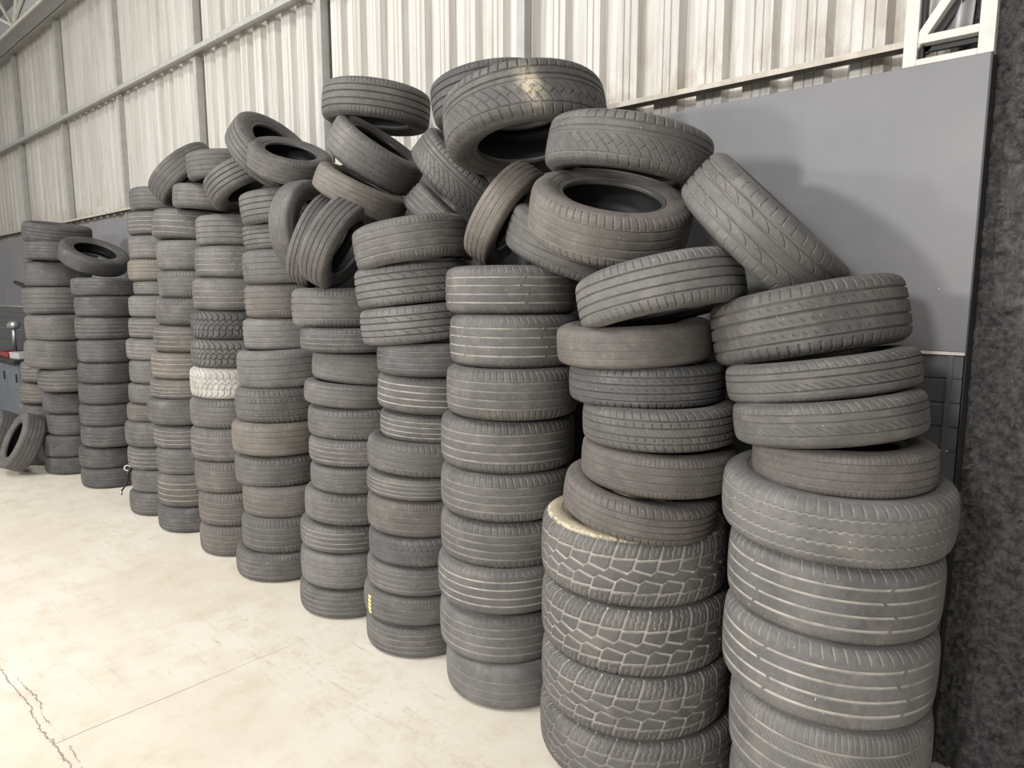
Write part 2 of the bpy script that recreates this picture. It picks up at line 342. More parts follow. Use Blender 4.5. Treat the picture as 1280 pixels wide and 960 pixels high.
TIRES = [
('A9',-0.637,2.330,0.139,0.000,0.000,1.000,0.311,0.278,2,5.06,'l',0.40,'pale grey worn ribbed tire, ninth from the top of the rightmost stack'),
('A8',-0.647,2.334,0.412,0.000,0.000,1.000,0.313,0.281,13,5.07,'l',0.60,'pale grey fine-grooved tire, eighth from the top of the rightmost stack'),
('A7',-0.666,2.337,0.687,0.017,0.005,1.000,0.330,0.269,14,3.24,'l',1.00,'pale grey broken-grooved tire, seventh from the top of the rightmost stack'),
('A6',-0.664,2.341,0.943,0.017,0.005,1.000,0.326,0.248,14,1.79,'l',0.85,'pale grey broken-grooved tire, sixth from the top of the rightmost stack'),
('A5',-0.669,2.342,1.176,0.031,-0.046,0.998,0.350,0.203,10,0.34,'l',0.75,'pale grey zigzag-grooved tire, fifth from the top of the rightmost stack'),
('A4',-0.645,2.314,1.324,-0.017,-0.005,1.000,0.270,0.138,13,2.41,'b',0.25,'brownish fine-grooved tire, fourth from the top of the rightmost stack'),
('A3',-0.690,2.288,1.461,-0.143,-0.007,0.990,0.285,0.135,6,2.57,'n',0.30,'grey slant-grooved tire, third from the top of the rightmost stack'),
('A2',-0.738,2.350,1.582,-0.160,-0.014,0.987,0.295,0.128,6,0.28,'n',0.20,'grey slant-grooved tire, second from the top of the rightmost stack'),
('A1',-0.834,2.479,1.745,-0.203,0.005,0.979,0.319,0.226,5,0.31,'n',0.15,'grey blocky-shouldered tire, topmost of the rightmost stack'),
('B9',-1.382,2.330,0.119,0.000,0.000,1.000,0.399,0.237,8,6.27,'n',0.60,'grey off-road block tread tire, tenth from the top of the second stack from the right'),
('B8',-1.386,2.304,0.353,0.000,0.000,1.000,0.374,0.243,8,4.10,'n',0.90,'grey off-road block tread tire, ninth from the top of the second stack from the right'),
('B7',-1.403,2.321,0.592,0.000,0.000,1.000,0.373,0.266,8,1.47,'n',0.95,'grey off-road block tread tire, eighth from the top of the second stack from the right'),
('B6',-1.417,2.331,0.850,0.015,0.009,1.000,0.371,0.267,16,2.73,'n',1.00,'grey dusty-rimmed off-road tire, seventh from the top of the second stack from the right'),
('B5',-1.349,2.262,1.066,0.164,-0.004,0.986,0.296,0.148,4,6.12,'b',0.20,'brownish shoulder-slotted tire, sixth from the top of the second stack from the right'),
('B4',-1.294,2.294,1.220,0.048,-0.013,0.999,0.291,0.156,13,5.64,'b',0.20,'brownish fine-grooved tire, fifth from the top of the second stack from the right'),
('B3',-1.293,2.293,1.373,-0.015,-0.009,1.000,0.289,0.151,11,5.30,'n',0.15,'grey block tread tire, fourth from the top of the second stack from the right'),
('B2',-1.374,2.330,1.512,-0.015,-0.009,1.000,0.300,0.150,5,2.46,'d',0.15,'dark blocky-shouldered tire, third from the top of the second stack from the right'),
('B1',-1.412,2.295,1.664,-0.026,-0.057,0.998,0.298,0.153,3,3.10,'b',0.10,'brownish almost bald tire, second from the top of the second stack from the right'),
('C9',-2.088,2.330,0.107,0.000,0.000,1.000,0.305,0.214,3,4.25,'l',0.50,'pale grey almost bald tire, lowest in the third stack from the right'),
('C8',-2.119,2.330,0.321,0.000,0.000,1.000,0.312,0.229,2,0.38,'l',0.50,'pale grey worn ribbed tire, second from the floor in the third stack from the right'),
('C7',-2.087,2.291,0.565,0.000,0.000,1.000,0.310,0.210,2,3.49,'n',1.00,'grey worn ribbed tire, third from the floor in the third stack from the right'),
('C6',-2.095,2.316,0.763,0.000,0.000,1.000,0.308,0.208,4,1.70,'n',0.50,'grey shoulder-slotted tire, fourth from the floor in the third stack from the right'),
('C5',-2.080,2.305,0.978,0.000,0.000,1.000,0.307,0.210,4,5.52,'n',0.50,'grey shoulder-slotted tire, fifth from the floor in the third stack from the right'),
('C4',-2.084,2.314,1.197,0.000,0.000,1.000,0.308,0.231,4,0.40,'n',0.60,'grey shoulder-slotted tire, sixth from the floor in the third stack from the right'),
('C3',-2.034,2.288,1.427,0.000,0.000,1.000,0.295,0.216,4,4.27,'n',0.45,'grey shoulder-slotted tire, seventh from the floor in the third stack from the right'),
('C2',-2.054,2.330,1.643,0.000,0.000,1.000,0.295,0.225,14,5.46,'n',0.70,'grey broken-grooved tire, eighth from the floor in the third stack from the right'),
('C1',-2.093,2.355,1.858,0.000,0.000,1.000,0.303,0.207,14,1.43,'n',0.80,'grey broken-grooved tire, ninth from the floor in the third stack from the right'),
('D13',-2.735,2.330,0.084,0.000,0.000,1.000,0.295,0.169,2,5.62,'n',0.50,'grey worn ribbed tire, lowest in the fourth stack from the right'),
('D12',-2.731,2.330,0.254,0.011,0.013,1.000,0.305,0.157,13,5.48,'n',0.40,'grey tire with yellow crayon strokes, second from the floor in fourth stack from right'),
('D11',-2.713,2.330,0.411,0.011,0.013,1.000,0.295,0.155,2,0.12,'n',0.50,'grey worn ribbed tire, third from the floor in the fourth stack from the right'),
('D10',-2.692,2.330,0.569,0.000,0.000,1.000,0.295,0.149,11,4.44,'d',0.30,'dark block tread tire, fourth from the floor in the fourth stack from the right'),
('D9',-2.698,2.330,0.736,0.011,0.013,1.000,0.295,0.188,13,0.01,'b',0.30,'brownish fine-grooved tire, fifth from the floor in the fourth stack from the right'),
('D8',-2.695,2.330,0.889,0.023,0.026,0.999,0.295,0.117,2,3.16,'n',1.00,'grey worn ribbed tire, sixth from the floor in the fourth stack from the right'),
('D7',-2.676,2.337,1.036,0.034,0.039,0.999,0.306,0.167,4,2.74,'n',0.40,'grey shoulder-slotted tire, seventh from the floor in the fourth stack from the right'),
('D6',-2.665,2.391,1.179,0.023,0.026,0.999,0.287,0.143,2,1.28,'n',1.00,'grey worn ribbed tire, eighth from the floor in the fourth stack from the right'),
('D5',-2.652,2.375,1.349,0.035,0.039,0.999,0.291,0.187,2,2.04,'n',1.00,'grey worn ribbed tire, ninth from the floor in the fourth stack from the right'),
('D4',-2.616,2.336,1.528,0.000,0.000,1.000,0.281,0.159,2,5.06,'d',0.40,'dark worn ribbed tire, tenth from the floor in the fourth stack from the right'),
('D3',-2.673,2.297,1.697,-0.070,-0.055,0.996,0.291,0.180,7,1.99,'l',0.10,'pale grey curve-slashed tire, eleventh from the floor in the fourth stack from the right'),
('D2',-2.704,2.293,1.887,-0.094,-0.057,0.994,0.290,0.200,7,0.94,'l',0.10,'pale grey curve-slashed tire, twelfth from the floor in the fourth stack from the right'),
('D1',-2.641,2.234,2.083,-0.141,-0.085,0.986,0.283,0.199,1,4.39,'n',0.50,'grey ribbed tire, thirteenth from the floor in the fourth stack from the right'),
('E11',-3.380,2.330,0.086,0.000,0.000,1.000,0.300,0.172,2,2.82,'n',0.50,'grey worn ribbed tire, lowest in the fifth stack from the right'),
('E10',-3.360,2.332,0.282,0.000,0.000,1.000,0.300,0.211,2,5.02,'l',0.30,'pale grey worn ribbed tire, second from the floor in the fifth stack from the right'),
('E9',-3.354,2.335,0.470,0.010,0.014,1.000,0.300,0.163,14,1.48,'n',0.80,'grey broken-grooved tire, third from the floor in the fifth stack from the right'),
('E8',-3.299,2.337,0.654,0.010,0.014,1.000,0.300,0.182,4,2.01,'n',0.40,'grey shoulder-slotted tire, fourth from the floor in the fifth stack from the right'),
('E7',-3.261,2.340,0.822,0.000,0.000,1.000,0.285,0.149,1,5.02,'n',0.40,'grey ribbed tire, fifth from the floor in the fifth stack from the right'),
('E6',-3.261,2.342,0.971,0.010,0.014,1.000,0.290,0.147,1,3.18,'n',0.90,'grey ribbed tire, sixth from the floor in the fifth stack from the right'),
('E5',-3.287,2.376,1.127,0.010,0.014,1.000,0.304,0.178,4,3.18,'n',0.30,'grey shoulder-slotted tire, seventh from the floor in the fifth stack from the right'),
('E4',-3.295,2.346,1.282,0.040,0.057,0.998,0.290,0.132,13,1.48,'n',0.30,'grey fine-grooved tire, eighth from the floor in the fifth stack from the right'),
('E3',-3.278,2.387,1.433,0.051,0.070,0.996,0.285,0.176,2,0.09,'n',0.30,'grey worn ribbed tire, ninth from the floor in the fifth stack from the right'),
('E2',-3.274,2.317,1.592,0.000,0.000,1.000,0.286,0.132,10,5.86,'d',1.00,'dark zigzag-grooved tire, tenth from the floor in the fifth stack from the right'),
('E1',-3.381,2.352,1.763,0.000,0.000,1.000,0.300,0.218,1,0.54,'n',0.30,'grey ribbed tire, eleventh from the floor in the fifth stack from the right'),
('F12',-4.142,2.330,0.093,0.000,0.000,1.000,0.310,0.187,1,5.31,'n',0.50,'grey ribbed tire, lowest in the sixth stack from the right'),
('F11',-4.123,2.348,0.297,0.000,0.000,1.000,0.290,0.235,4,2.31,'n',0.30,'grey shoulder-slotted tire, second from the floor in the sixth stack from the right'),
('F10',-4.133,2.370,0.508,0.000,0.000,1.000,0.290,0.201,13,5.97,'b',0.40,'brownish fine-grooved tire, third from the floor in the sixth stack from the right'),
('F9',-4.210,2.388,0.698,-0.009,-0.015,1.000,0.310,0.206,4,2.51,'n',0.30,'grey shoulder-slotted tire, fourth from the floor in the sixth stack from the right'),
('F8',-4.197,2.378,0.913,0.000,0.000,1.000,0.316,0.213,2,5.88,'t',0.30,'tan dusty worn ribbed tire, fifth from the floor in the sixth stack from the right'),
('F7',-4.210,2.410,1.126,-0.009,-0.015,1.000,0.308,0.228,11,3.49,'n',0.20,'grey block tread tire, sixth from the floor in the sixth stack from the right'),
('F6',-4.206,2.435,1.362,-0.026,-0.045,0.999,0.308,0.248,2,1.51,'l',0.20,'pale grey worn ribbed tire, seventh from the floor in the sixth stack from the right'),
('F5',-4.213,2.472,1.585,-0.018,-0.030,0.999,0.290,0.207,2,4.66,'l',0.30,'pale grey worn ribbed tire, eighth from the floor in the sixth stack from the right'),
('F4',-4.179,2.466,1.797,-0.018,-0.030,0.999,0.282,0.216,1,4.24,'b',0.30,'brownish ribbed tire, ninth from the floor in the sixth stack from the right'),
('F3',-4.157,2.454,2.012,-0.018,-0.030,0.999,0.283,0.214,2,4.30,'n',0.20,'grey worn ribbed tire, tenth from the floor in the sixth stack from the right'),
('F2',-4.164,2.464,2.206,-0.036,-0.060,0.998,0.277,0.174,1,2.91,'n',0.10,'grey ribbed tire, eleventh from the floor in the sixth stack from the right'),
('F1',-4.086,2.409,2.384,-0.053,-0.090,0.995,0.274,0.199,1,1.39,'n',0.10,'grey ribbed tire, twelfth from the floor in the sixth stack from the right'),
('G11',-4.751,2.330,0.107,0.000,0.000,1.000,0.280,0.214,4,4.03,'b',0.30,'brownish shoulder-slotted tire, lowest in the seventh stack from the right'),
('G10',-4.762,2.339,0.329,0.000,0.000,1.000,0.280,0.239,4,0.67,'b',0.30,'brownish shoulder-slotted tire, second from the floor in the seventh stack from the right'),
('G9',-4.793,2.349,0.555,0.000,0.000,1.000,0.290,0.225,4,4.35,'b',0.30,'brownish shoulder-slotted tire, third from the floor in the seventh stack from the right'),
('G8',-4.822,2.359,0.784,0.000,0.000,1.000,0.300,0.240,1,3.99,'n',0.50,'grey ribbed tire, fourth from the floor in the seventh stack from the right'),
('G7',-4.828,2.369,1.006,0.000,0.000,1.000,0.300,0.210,4,2.36,'n',0.30,'grey shoulder-slotted tire, fifth from the floor in the seventh stack from the right'),
('G6',-4.819,2.378,1.220,0.000,0.000,1.000,0.300,0.218,9,5.01,'c',0.90,'white-caked chunky lug tread tire, sixth from the floor in the seventh stack from the right'),
('G5',-4.800,2.388,1.428,0.000,0.000,1.000,0.300,0.196,9,1.22,'n',0.05,'grey chunky lug tread tire, seventh from the floor in the seventh stack from the right'),
('G4',-4.792,2.396,1.625,0.000,0.000,1.000,0.300,0.200,9,2.45,'d',0.05,'dark chunky lug tread tire, eighth from the floor in the seventh stack from the right'),
('G3',-4.757,2.405,1.836,0.000,0.000,1.000,0.300,0.221,2,5.01,'n',0.50,'grey worn ribbed tire, ninth from the floor in the seventh stack from the right'),
('G2',-4.737,2.415,2.053,0.000,0.000,1.000,0.290,0.213,14,2.39,'n',0.60,'grey broken-grooved tire, tenth from the floor in the seventh stack from the right'),
('G1',-4.741,2.424,2.265,0.000,0.000,1.000,0.280,0.208,2,4.48,'n',0.10,'grey worn ribbed tire, eleventh from the floor in the seventh stack from the right'),
('H12',-5.481,2.330,0.099,0.000,0.000,1.000,0.285,0.198,1,3.85,'d',0.30,'dark ribbed tire, lowest in the eighth stack from the right'),
('H11',-5.485,2.341,0.323,0.000,0.000,1.000,0.285,0.255,2,5.91,'b',0.60,'brownish worn ribbed tire, second from the floor in the eighth stack from the right'),
('H10',-5.514,2.355,0.545,0.000,0.000,1.000,0.280,0.209,1,6.23,'n',0.40,'grey ribbed tire, third from the floor in the eighth stack from the right'),
('H9',-5.545,2.367,0.738,0.000,0.000,1.000,0.290,0.186,2,4.54,'n',0.80,'grey worn ribbed tire, fourth from the floor in the eighth stack from the right'),
('H8',-5.529,2.356,0.939,0.000,0.000,1.000,0.317,0.198,2,5.08,'n',0.30,'grey worn ribbed tire, fifth from the floor in the eighth stack from the right'),
('H7',-5.548,2.378,1.108,0.000,0.000,1.000,0.299,0.155,2,0.96,'b',0.90,'brownish worn ribbed tire, sixth from the floor in the eighth stack from the right'),
('H6',-5.547,2.397,1.287,0.000,0.000,1.000,0.300,0.207,2,4.48,'t',0.80,'tan dusty worn ribbed tire, seventh from the floor in the eighth stack from the right'),
('H5',-5.524,2.409,1.495,0.000,0.000,1.000,0.290,0.210,2,5.32,'b',0.60,'brownish worn ribbed tire, eighth from the floor in the eighth stack from the right'),
('H4',-5.476,2.420,1.703,0.000,0.000,1.000,0.290,0.203,4,2.52,'n',0.30,'grey shoulder-slotted tire, ninth from the floor in the eighth stack from the right'),
('H3',-5.459,2.432,1.907,0.000,0.000,1.000,0.280,0.206,4,3.47,'n',0.30,'grey shoulder-slotted tire, tenth from the floor in the eighth stack from the right'),
('H2',-5.456,2.444,2.122,0.000,0.000,1.000,0.290,0.223,2,3.01,'l',0.40,'pale grey worn ribbed tire, eleventh from the floor in the eighth stack from the right'),
('H1',-5.520,2.450,2.348,0.028,0.064,0.998,0.289,0.223,10,6.02,'n',1.00,'grey zigzag-grooved tire, twelfth from the floor in the eighth stack from the right'),
('I15',-6.085,2.330,0.097,0.000,0.000,1.000,0.280,0.194,4,1.99,'n',0.40,'grey shoulder-slotted tire, lowest in the ninth stack from the right'),
('I14',-6.079,2.344,0.282,0.000,0.000,1.000,0.270,0.186,13,2.53,'n',0.30,'grey fine-grooved tire, second from the floor in the ninth stack from the right'),
('I13',-6.137,2.358,0.466,0.000,0.000,1.000,0.280,0.202,2,0.01,'n',0.80,'grey worn ribbed tire, third from the floor in the ninth stack from the right'),
('I12',-6.137,2.372,0.673,0.000,0.000,1.000,0.300,0.210,3,2.64,'n',0.50,'grey almost bald tire, fourth from the floor in the ninth stack from the right'),
('I11',-6.166,2.388,0.847,0.000,0.000,1.000,0.280,0.156,4,3.97,'b',0.30,'brownish shoulder-slotted tire, fifth from the floor in the ninth stack from the right'),
('I10',-6.131,2.398,1.011,0.000,0.000,1.000,0.280,0.168,4,5.87,'n',0.30,'grey shoulder-slotted tire, sixth from the floor in the ninth stack from the right'),
('I9',-6.113,2.411,1.192,0.000,0.000,1.000,0.280,0.193,1,5.80,'n',0.40,'grey ribbed tire, seventh from the floor in the ninth stack from the right'),
('I8',-6.157,2.425,1.376,0.000,0.000,1.000,0.290,0.182,2,2.06,'l',0.70,'pale grey worn ribbed tire, eighth from the floor in the ninth stack from the right'),
('I7',-6.138,2.438,1.554,0.000,0.000,1.000,0.280,0.174,1,6.21,'n',0.80,'grey ribbed tire, ninth from the floor in the ninth stack from the right'),
('I6',-6.140,2.451,1.731,0.000,0.000,1.000,0.280,0.179,4,1.18,'l',0.40,'pale grey shoulder-slotted tire, tenth from the floor in the ninth stack from the right'),
('I5',-6.135,2.465,1.881,0.000,0.000,1.000,0.250,0.121,2,5.17,'n',0.90,'grey worn ribbed tire, eleventh from the floor in the ninth stack from the right'),
('I4',-6.162,2.473,2.029,0.000,0.000,1.000,0.280,0.175,4,0.99,'t',0.40,'tan dusty shoulder-slotted tire, twelfth from the floor in the ninth stack from the right'),
('I3',-6.145,2.486,2.212,0.000,0.000,1.000,0.280,0.193,1,2.54,'n',0.70,'grey ribbed tire, thirteenth from the floor in the ninth stack from the right'),
('I2',-6.181,2.501,2.408,0.000,0.000,1.000,0.280,0.192,14,0.46,'n',0.80,'grey broken-grooved tire, fourteenth from the floor in the ninth stack from the right'),
('I1',-6.255,2.565,2.614,0.000,0.000,1.000,0.286,0.200,1,5.39,'n',0.30,'grey ribbed tire, fifteenth from the floor in the ninth stack from the right'),
('J10',-7.302,2.330,0.092,0.000,0.000,1.000,0.285,0.184,1,5.20,'d',0.30,'dark ribbed tire, lowest in the second tall stack from left'),
('J9',-7.335,2.335,0.283,0.000,0.000,1.000,0.285,0.211,2,0.88,'d',0.20,'dark worn ribbed tire, second from the floor in the second tall stack from left'),
('J8',-7.239,2.340,0.502,0.000,0.000,1.000,0.285,0.199,2,3.31,'d',0.30,'dark worn ribbed tire, third from the floor in the second tall stack from left'),
('J7',-7.251,2.346,0.703,0.000,0.000,1.000,0.285,0.209,2,1.62,'d',0.30,'dark worn ribbed tire, fourth from the floor in the second tall stack from left'),
('J6',-7.243,2.351,0.906,0.000,0.000,1.000,0.285,0.196,4,3.09,'d',0.20,'dark shoulder-slotted tire, fifth from the floor in the second tall stack from left'),
('J5',-7.234,2.356,1.102,0.000,0.000,1.000,0.285,0.195,4,3.47,'d',0.20,'dark shoulder-slotted tire, sixth from the floor in the second tall stack from left'),
('J4',-7.222,2.361,1.305,0.000,0.000,1.000,0.285,0.211,2,0.67,'d',0.30,'dark worn ribbed tire, seventh from the floor in the second tall stack from left'),
('J3',-7.253,2.367,1.516,0.000,0.000,1.000,0.285,0.214,14,5.43,'d',0.50,'dark broken-grooved tire, eighth from the floor in the second tall stack from left'),
('J2',-7.234,2.372,1.719,0.000,0.000,1.000,0.285,0.190,2,1.75,'d',0.20,'dark worn ribbed tire, ninth from the floor in the second tall stack from left'),
('J1',-7.254,2.377,1.897,0.000,0.000,1.000,0.300,0.167,2,2.81,'d',0.20,'dark worn ribbed tire, tenth from the floor in the second tall stack from left'),
('K10',-8.144,2.260,0.090,0.000,0.000,1.000,0.300,0.180,4,0.36,'d',0.20,'dark shoulder-slotted tire, lowest in the leftmost tall stack'),
('K9',-8.139,2.244,0.293,0.000,0.000,1.000,0.288,0.225,3,0.02,'d',0.20,'dark almost bald tire, second from the floor in the leftmost tall stack'),
('K8',-8.094,2.260,0.516,0.000,0.000,1.000,0.260,0.223,2,1.23,'d',0.20,'dark worn ribbed tire, third from the floor in the leftmost tall stack'),
('K7',-8.087,2.254,0.743,0.000,0.000,1.000,0.279,0.221,4,2.15,'d',0.20,'dark shoulder-slotted tire, fourth from the floor in the leftmost tall stack'),
('K6',-7.952,2.213,0.983,0.000,0.000,1.000,0.294,0.222,2,5.83,'n',0.50,'grey worn ribbed tire, fifth from the floor in the leftmost tall stack'),
('K5',-8.005,2.153,1.234,0.018,0.067,0.998,0.314,0.274,2,5.59,'n',0.30,'grey worn ribbed tire, sixth from the floor in the leftmost tall stack'),
('K4',-8.046,2.185,1.497,0.000,0.000,1.000,0.309,0.258,2,3.02,'n',0.30,'grey worn ribbed tire, seventh from the floor in the leftmost tall stack'),
('K3',-8.279,2.260,1.758,0.000,0.000,1.000,0.330,0.278,1,2.86,'n',0.20,'grey ribbed tire, eighth from the floor in the leftmost tall stack'),
('K2',-8.291,2.260,2.028,0.000,0.000,1.000,0.300,0.261,3,4.19,'d',0.20,'dark almost bald tire, ninth from the floor in the leftmost tall stack'),
('K1',-8.127,2.259,2.246,0.009,0.034,0.999,0.320,0.185,4,5.39,'d',0.20,'dark shoulder-slotted tire, tenth from the floor in the leftmost tall stack'),
('L5',-8.784,2.200,0.113,0.000,0.000,1.000,0.290,0.225,3,2.12,'d',0.20,'dark almost bald tire, lowest in the low far-left stack'),
('L4',-8.861,2.230,0.320,0.000,0.000,1.000,0.294,0.221,1,4.98,'n',0.40,'grey ribbed tire, second from the floor in the low far-left stack'),
('L3',-8.733,2.200,0.560,0.000,0.000,1.000,0.290,0.217,3,2.51,'n',0.30,'grey almost bald tire, third from the floor in the low far-left stack'),
('L2',-8.644,2.200,0.793,0.000,0.000,1.000,0.290,0.230,13,3.73,'b',0.50,'brownish fine-grooved tire, fourth from the floor in the low far-left stack'),
('L1',-8.549,2.200,1.024,0.000,0.000,1.000,0.280,0.218,2,4.63,'n',0.60,'grey worn ribbed tire, fifth from the floor in the low far-left stack'),
('O1',-5.706,2.492,2.778,-0.432,-0.508,0.745,0.288,0.198,2,3.15,'n',0.30,'grey tire tilted steeply, leftmost of the loose heap, atop the ninth stack from the right'),
('O2',-4.954,2.482,2.742,-0.010,-0.054,0.999,0.282,0.191,2,4.34,'n',0.20,'small grey tire poking out between the steeply tilted leftmost heap tire and its neighbours'),
('O3',-4.480,2.368,2.579,-0.380,-0.246,0.892,0.271,0.187,1,4.38,'n',0.05,'grey tire with bold dark grooves, leaning under the big tilted open tire'),
('O4',-4.090,2.345,2.710,0.736,0.182,0.652,0.288,0.183,1,0.04,'n',0.10,'big tilted tire showing its open hole, peaked over the left half of the heap'),
('O5',-3.859,2.320,2.633,0.462,-0.122,0.878,0.245,0.154,1,0.25,'n',0.40,'tire lying nearly flat with its hole showing, overlapping the big tilted open tire'),
('O6',-3.614,2.282,2.203,0.936,0.350,0.034,0.287,0.151,3,0.94,'n',0.10,'slim brownish tire standing on edge, leftmost of three upright on the fifth stack'),
('O7',-3.492,2.262,2.137,0.696,0.595,-0.402,0.271,0.148,2,1.34,'n',0.20,'middle one of three tires standing on edge on the fifth stack from the right'),
('O8',-3.212,2.210,2.118,0.725,0.470,-0.504,0.268,0.169,1,1.28,'n',0.30,'grooved tire standing on edge with dark opening, front one of three upright'),
('O9',-3.201,2.351,2.388,0.423,0.178,0.888,0.260,0.148,2,0.31,'t',0.30,'tan dusty tire lying tilted below the wide bare-ribbed tire'),
('O10',-3.277,2.516,2.622,0.570,0.192,0.799,0.280,0.201,14,1.36,'n',0.20,'wide tire with plain broad ribs tilted on top of the tan dusty tire'),
('O11',-3.355,2.591,2.907,0.089,0.044,0.995,0.309,0.206,1,3.77,'n',0.10,'wide ribbed tire topmost left of the scuffed one, seen against the corrugated wall'),
('O12',-2.665,2.607,2.448,0.649,0.273,0.710,0.288,0.186,12,5.56,'n',0.10,'steeply tilted tire with slashed tread, left of the standing tan tire'),
('O13',-2.882,2.675,2.233,0.535,0.413,0.737,0.250,0.160,1,2.19,'n',0.50,'steeply tilted ribbed tire directly beneath the slashed-tread one'),
('O14',-2.191,2.420,2.204,0.753,0.367,-0.546,0.250,0.145,13,2.30,'t',0.50,'tan dusty tire standing on edge, leaning left of the tire with open hole'),
('O15',-2.433,2.600,2.791,-0.130,-0.055,0.990,0.310,0.200,1,2.62,'d',0.05,'dark tire half hidden behind the big scuffed tire at the heap top'),
('O16',-2.057,2.398,2.587,-0.212,0.067,0.975,0.361,0.246,15,0.00,'n',0.10,'big tire with pale scuff mark on tread, at the very top of heap'),
('O17',-1.531,2.411,2.385,0.139,0.099,0.985,0.325,0.200,12,4.27,'n',0.30,'wide tire with slashed tread sloping right, just below the big scuffed tire'),
('O18',-1.494,2.233,2.137,0.359,-0.259,0.897,0.306,0.197,4,4.93,'b',0.30,'large brownish tilted tire showing a big open dark hole, beside the standing tan tire'),
('O19',-1.850,2.516,2.062,0.386,0.001,0.923,0.318,0.199,1,5.91,'n',0.20,'ribbed tire half hidden under the large tire with the open hole'),
('O20',-1.280,2.247,1.849,-0.239,0.003,0.971,0.302,0.190,4,2.36,'l',0.15,'pale grey tire tilted up to the right, topmost on the second stack from right'),
('O21',-0.993,2.469,2.060,0.683,0.160,0.712,0.329,0.210,7,4.44,'l',0.30,'pale tire leaning steeply against the grey panel above the rightmost stack'),
('P1',-7.529,2.370,2.190,0.466,0.088,0.880,0.298,0.169,3,2.15,'d',0.10,'smooth dark tire with open hole, tilted on top of second tall stack from left'),
('O22',-5.212,2.466,2.536,0.070,0.041,0.997,0.269,0.178,1,5.17,'n',0.60,'grey tire lying below the small poking-out tire, atop eighth stack from the right'),
('P2',-8.239,2.273,2.437,0.151,0.028,0.988,0.305,0.203,4,1.45,'d',0.10,'dark tire tilted on top of the leftmost tall stack'),
('Q1',-8.339,1.830,0.327,-0.027,-0.902,0.431,0.299,0.209,1,5.47,'n',0.30,'tire standing on the floor, leaning right against the low stack at far left'),
('Q2',-8.930,1.740,0.300,-0.027,-0.902,0.431,0.299,0.209,1,3.17,'n',0.30,'tire cut off by the left picture edge, leaning behind the standing hole-side tire'),
]
CAM = Vector((0, 0, 1.85))
def make_tire(row):
    k, x, y, z, ax, ay, az, R, W, pat, spin, tn, du, lab = row
    a = Vector((ax, ay, az)).normalized(); C = Vector((x, y, z))
    X = (CAM - C); X = (X - a * X.dot(a)).normalized(); Y = a.cross(X)
    cs, sn = math.cos(spin), math.sin(spin); X2 = X * cs + Y * sn; Y2 = a.cross(X2)
    base = C - a * (W / 2)
    root = bpy.data.objects.new('tire', None); root.empty_display_size = .1; COL.objects.link(root)
    rot = Matrix((X2, Y2, a)).transposed()
    root.location = base; root.rotation_euler = rot.to_euler(); root.scale = (R / .3, R / .3, W / .2)
    tag(root, lab, 'tire', 'used tires piled along the wall')
    if pat not in ME_TREAD: ME_TREAD[pat] = tread_mesh(pat)
    j = 1 + R_.uniform(-.1, .1); c = TINT[tn]
    def part(name, me, col, parent=None):
        o = bpy.data.objects.new(name, me); COL.objects.link(o); o.parent = parent or root
        if parent is None: o.location = (0, 0, .1)
        o.color = col; return o
    col = (c[0] * j, c[1] * j, c[2] * j, du)
    part('tread', ME_TREAD[pat], col)
    for s in (1, -1):
        scol = col if not (k == 'B6' and s == 1) else (.42, .36, .26, 0)
        sw = part('sidewall', ME_SIDE[s], scol); part('bead', ME_BEAD[s], col, sw)
        if k == 'B6' and s == 1: sw['label'] = 'sidewall caked in pale sandy dust'
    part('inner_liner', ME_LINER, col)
    return root
ROOT = {row[0]: make_tire(row) for row in TIRES}

# crayon marks on a tread: short strokes hugging the tire surface
def crayon(root, t0, zs):
    mb = MB(); b = len(mb.v)
    for zc, hz in zs:
        P = []
        for i in range(6):
            th = t0 + (i - 2.5) * .02
            for z in (zc - hz, zc + hz):
                r = float(np.interp(z, PZ, PR)) + .0012
                P.append((r * math.cos(th), r * math.sin(th), z))
        mb.quad_strip_grid(P, 6, 2)
    o = mb.build('crayon_mark', M_YELLOW, root); o.location = (0, 0, .1); o['label'] = 'yellow crayon strokes'
    return o
if 'D12' in ROOT:
    d12 = ROOT['D12']; rel = d12.rotation_euler.to_matrix().inverted() @ (Vector((-2.79, 2.035, .26)) - d12.location)
    crayon(d12, math.atan2(rel.y, rel.x), [(-.060, .010), (-.034, .011), (-.008, .010), (.018, .010), (.044, .009)])

# ------------------------------------------------------------------ the building
YR = 3.10
XR, YP, YS = -.425, 2.95, 3.24          # panel's right end, panel plane, sheet plane
ZT, Z1, Z2 = 2.667, 1.626, 1.262        # panel top, seam heights
mb = MB(); g = 40
P = [(-20 + 26 * i / g, -9 + 12.4 * j / g, 0) for i in range(g + 1) for j in range(g + 1)]
mb.quad_strip_grid(P, g + 1, g + 1); fl = struct(mb.build('floor', M_FLOOR)); fl['label'] = 'pale dusty concrete floor with cracks'
# lower wall: smooth grey panel over dark boards
mb = MB(); mb.box(-20, XR, YP, YS + .02, Z1 + .006, ZT); wl = struct(mb.build('wall_back', M_PANEL, bevel=.003))
mb = MB(); z = 0
edges = [0, .18, .36, .54, .72, .90, 1.08, Z2 - .004]
for a, b in zip(edges[:-1], edges[1:]): mb.box(-20, XR - .004, YP + .006, YS, a + .003, b - .003)
edges = [Z2 + .004, Z2 + .09, Z2 + .18, Z2 + .27, Z1 - .006]
for a, b in zip(edges[:-1], edges[1:]): mb.box(-20, XR - .004, YP + .006, YS, a + .003, b - .003)
mb.box(-20, XR - .006, YP + .012, YS, 0, Z1)
struct(mb.build('wall_back_lower', M_BOARD, bevel=.002))
n_trim = [0]
def trim(mb, mat, bevel=0):
    n_trim[0] += 1; return struct(mb.build('trim_%d' % n_trim[0], mat, bevel=bevel))
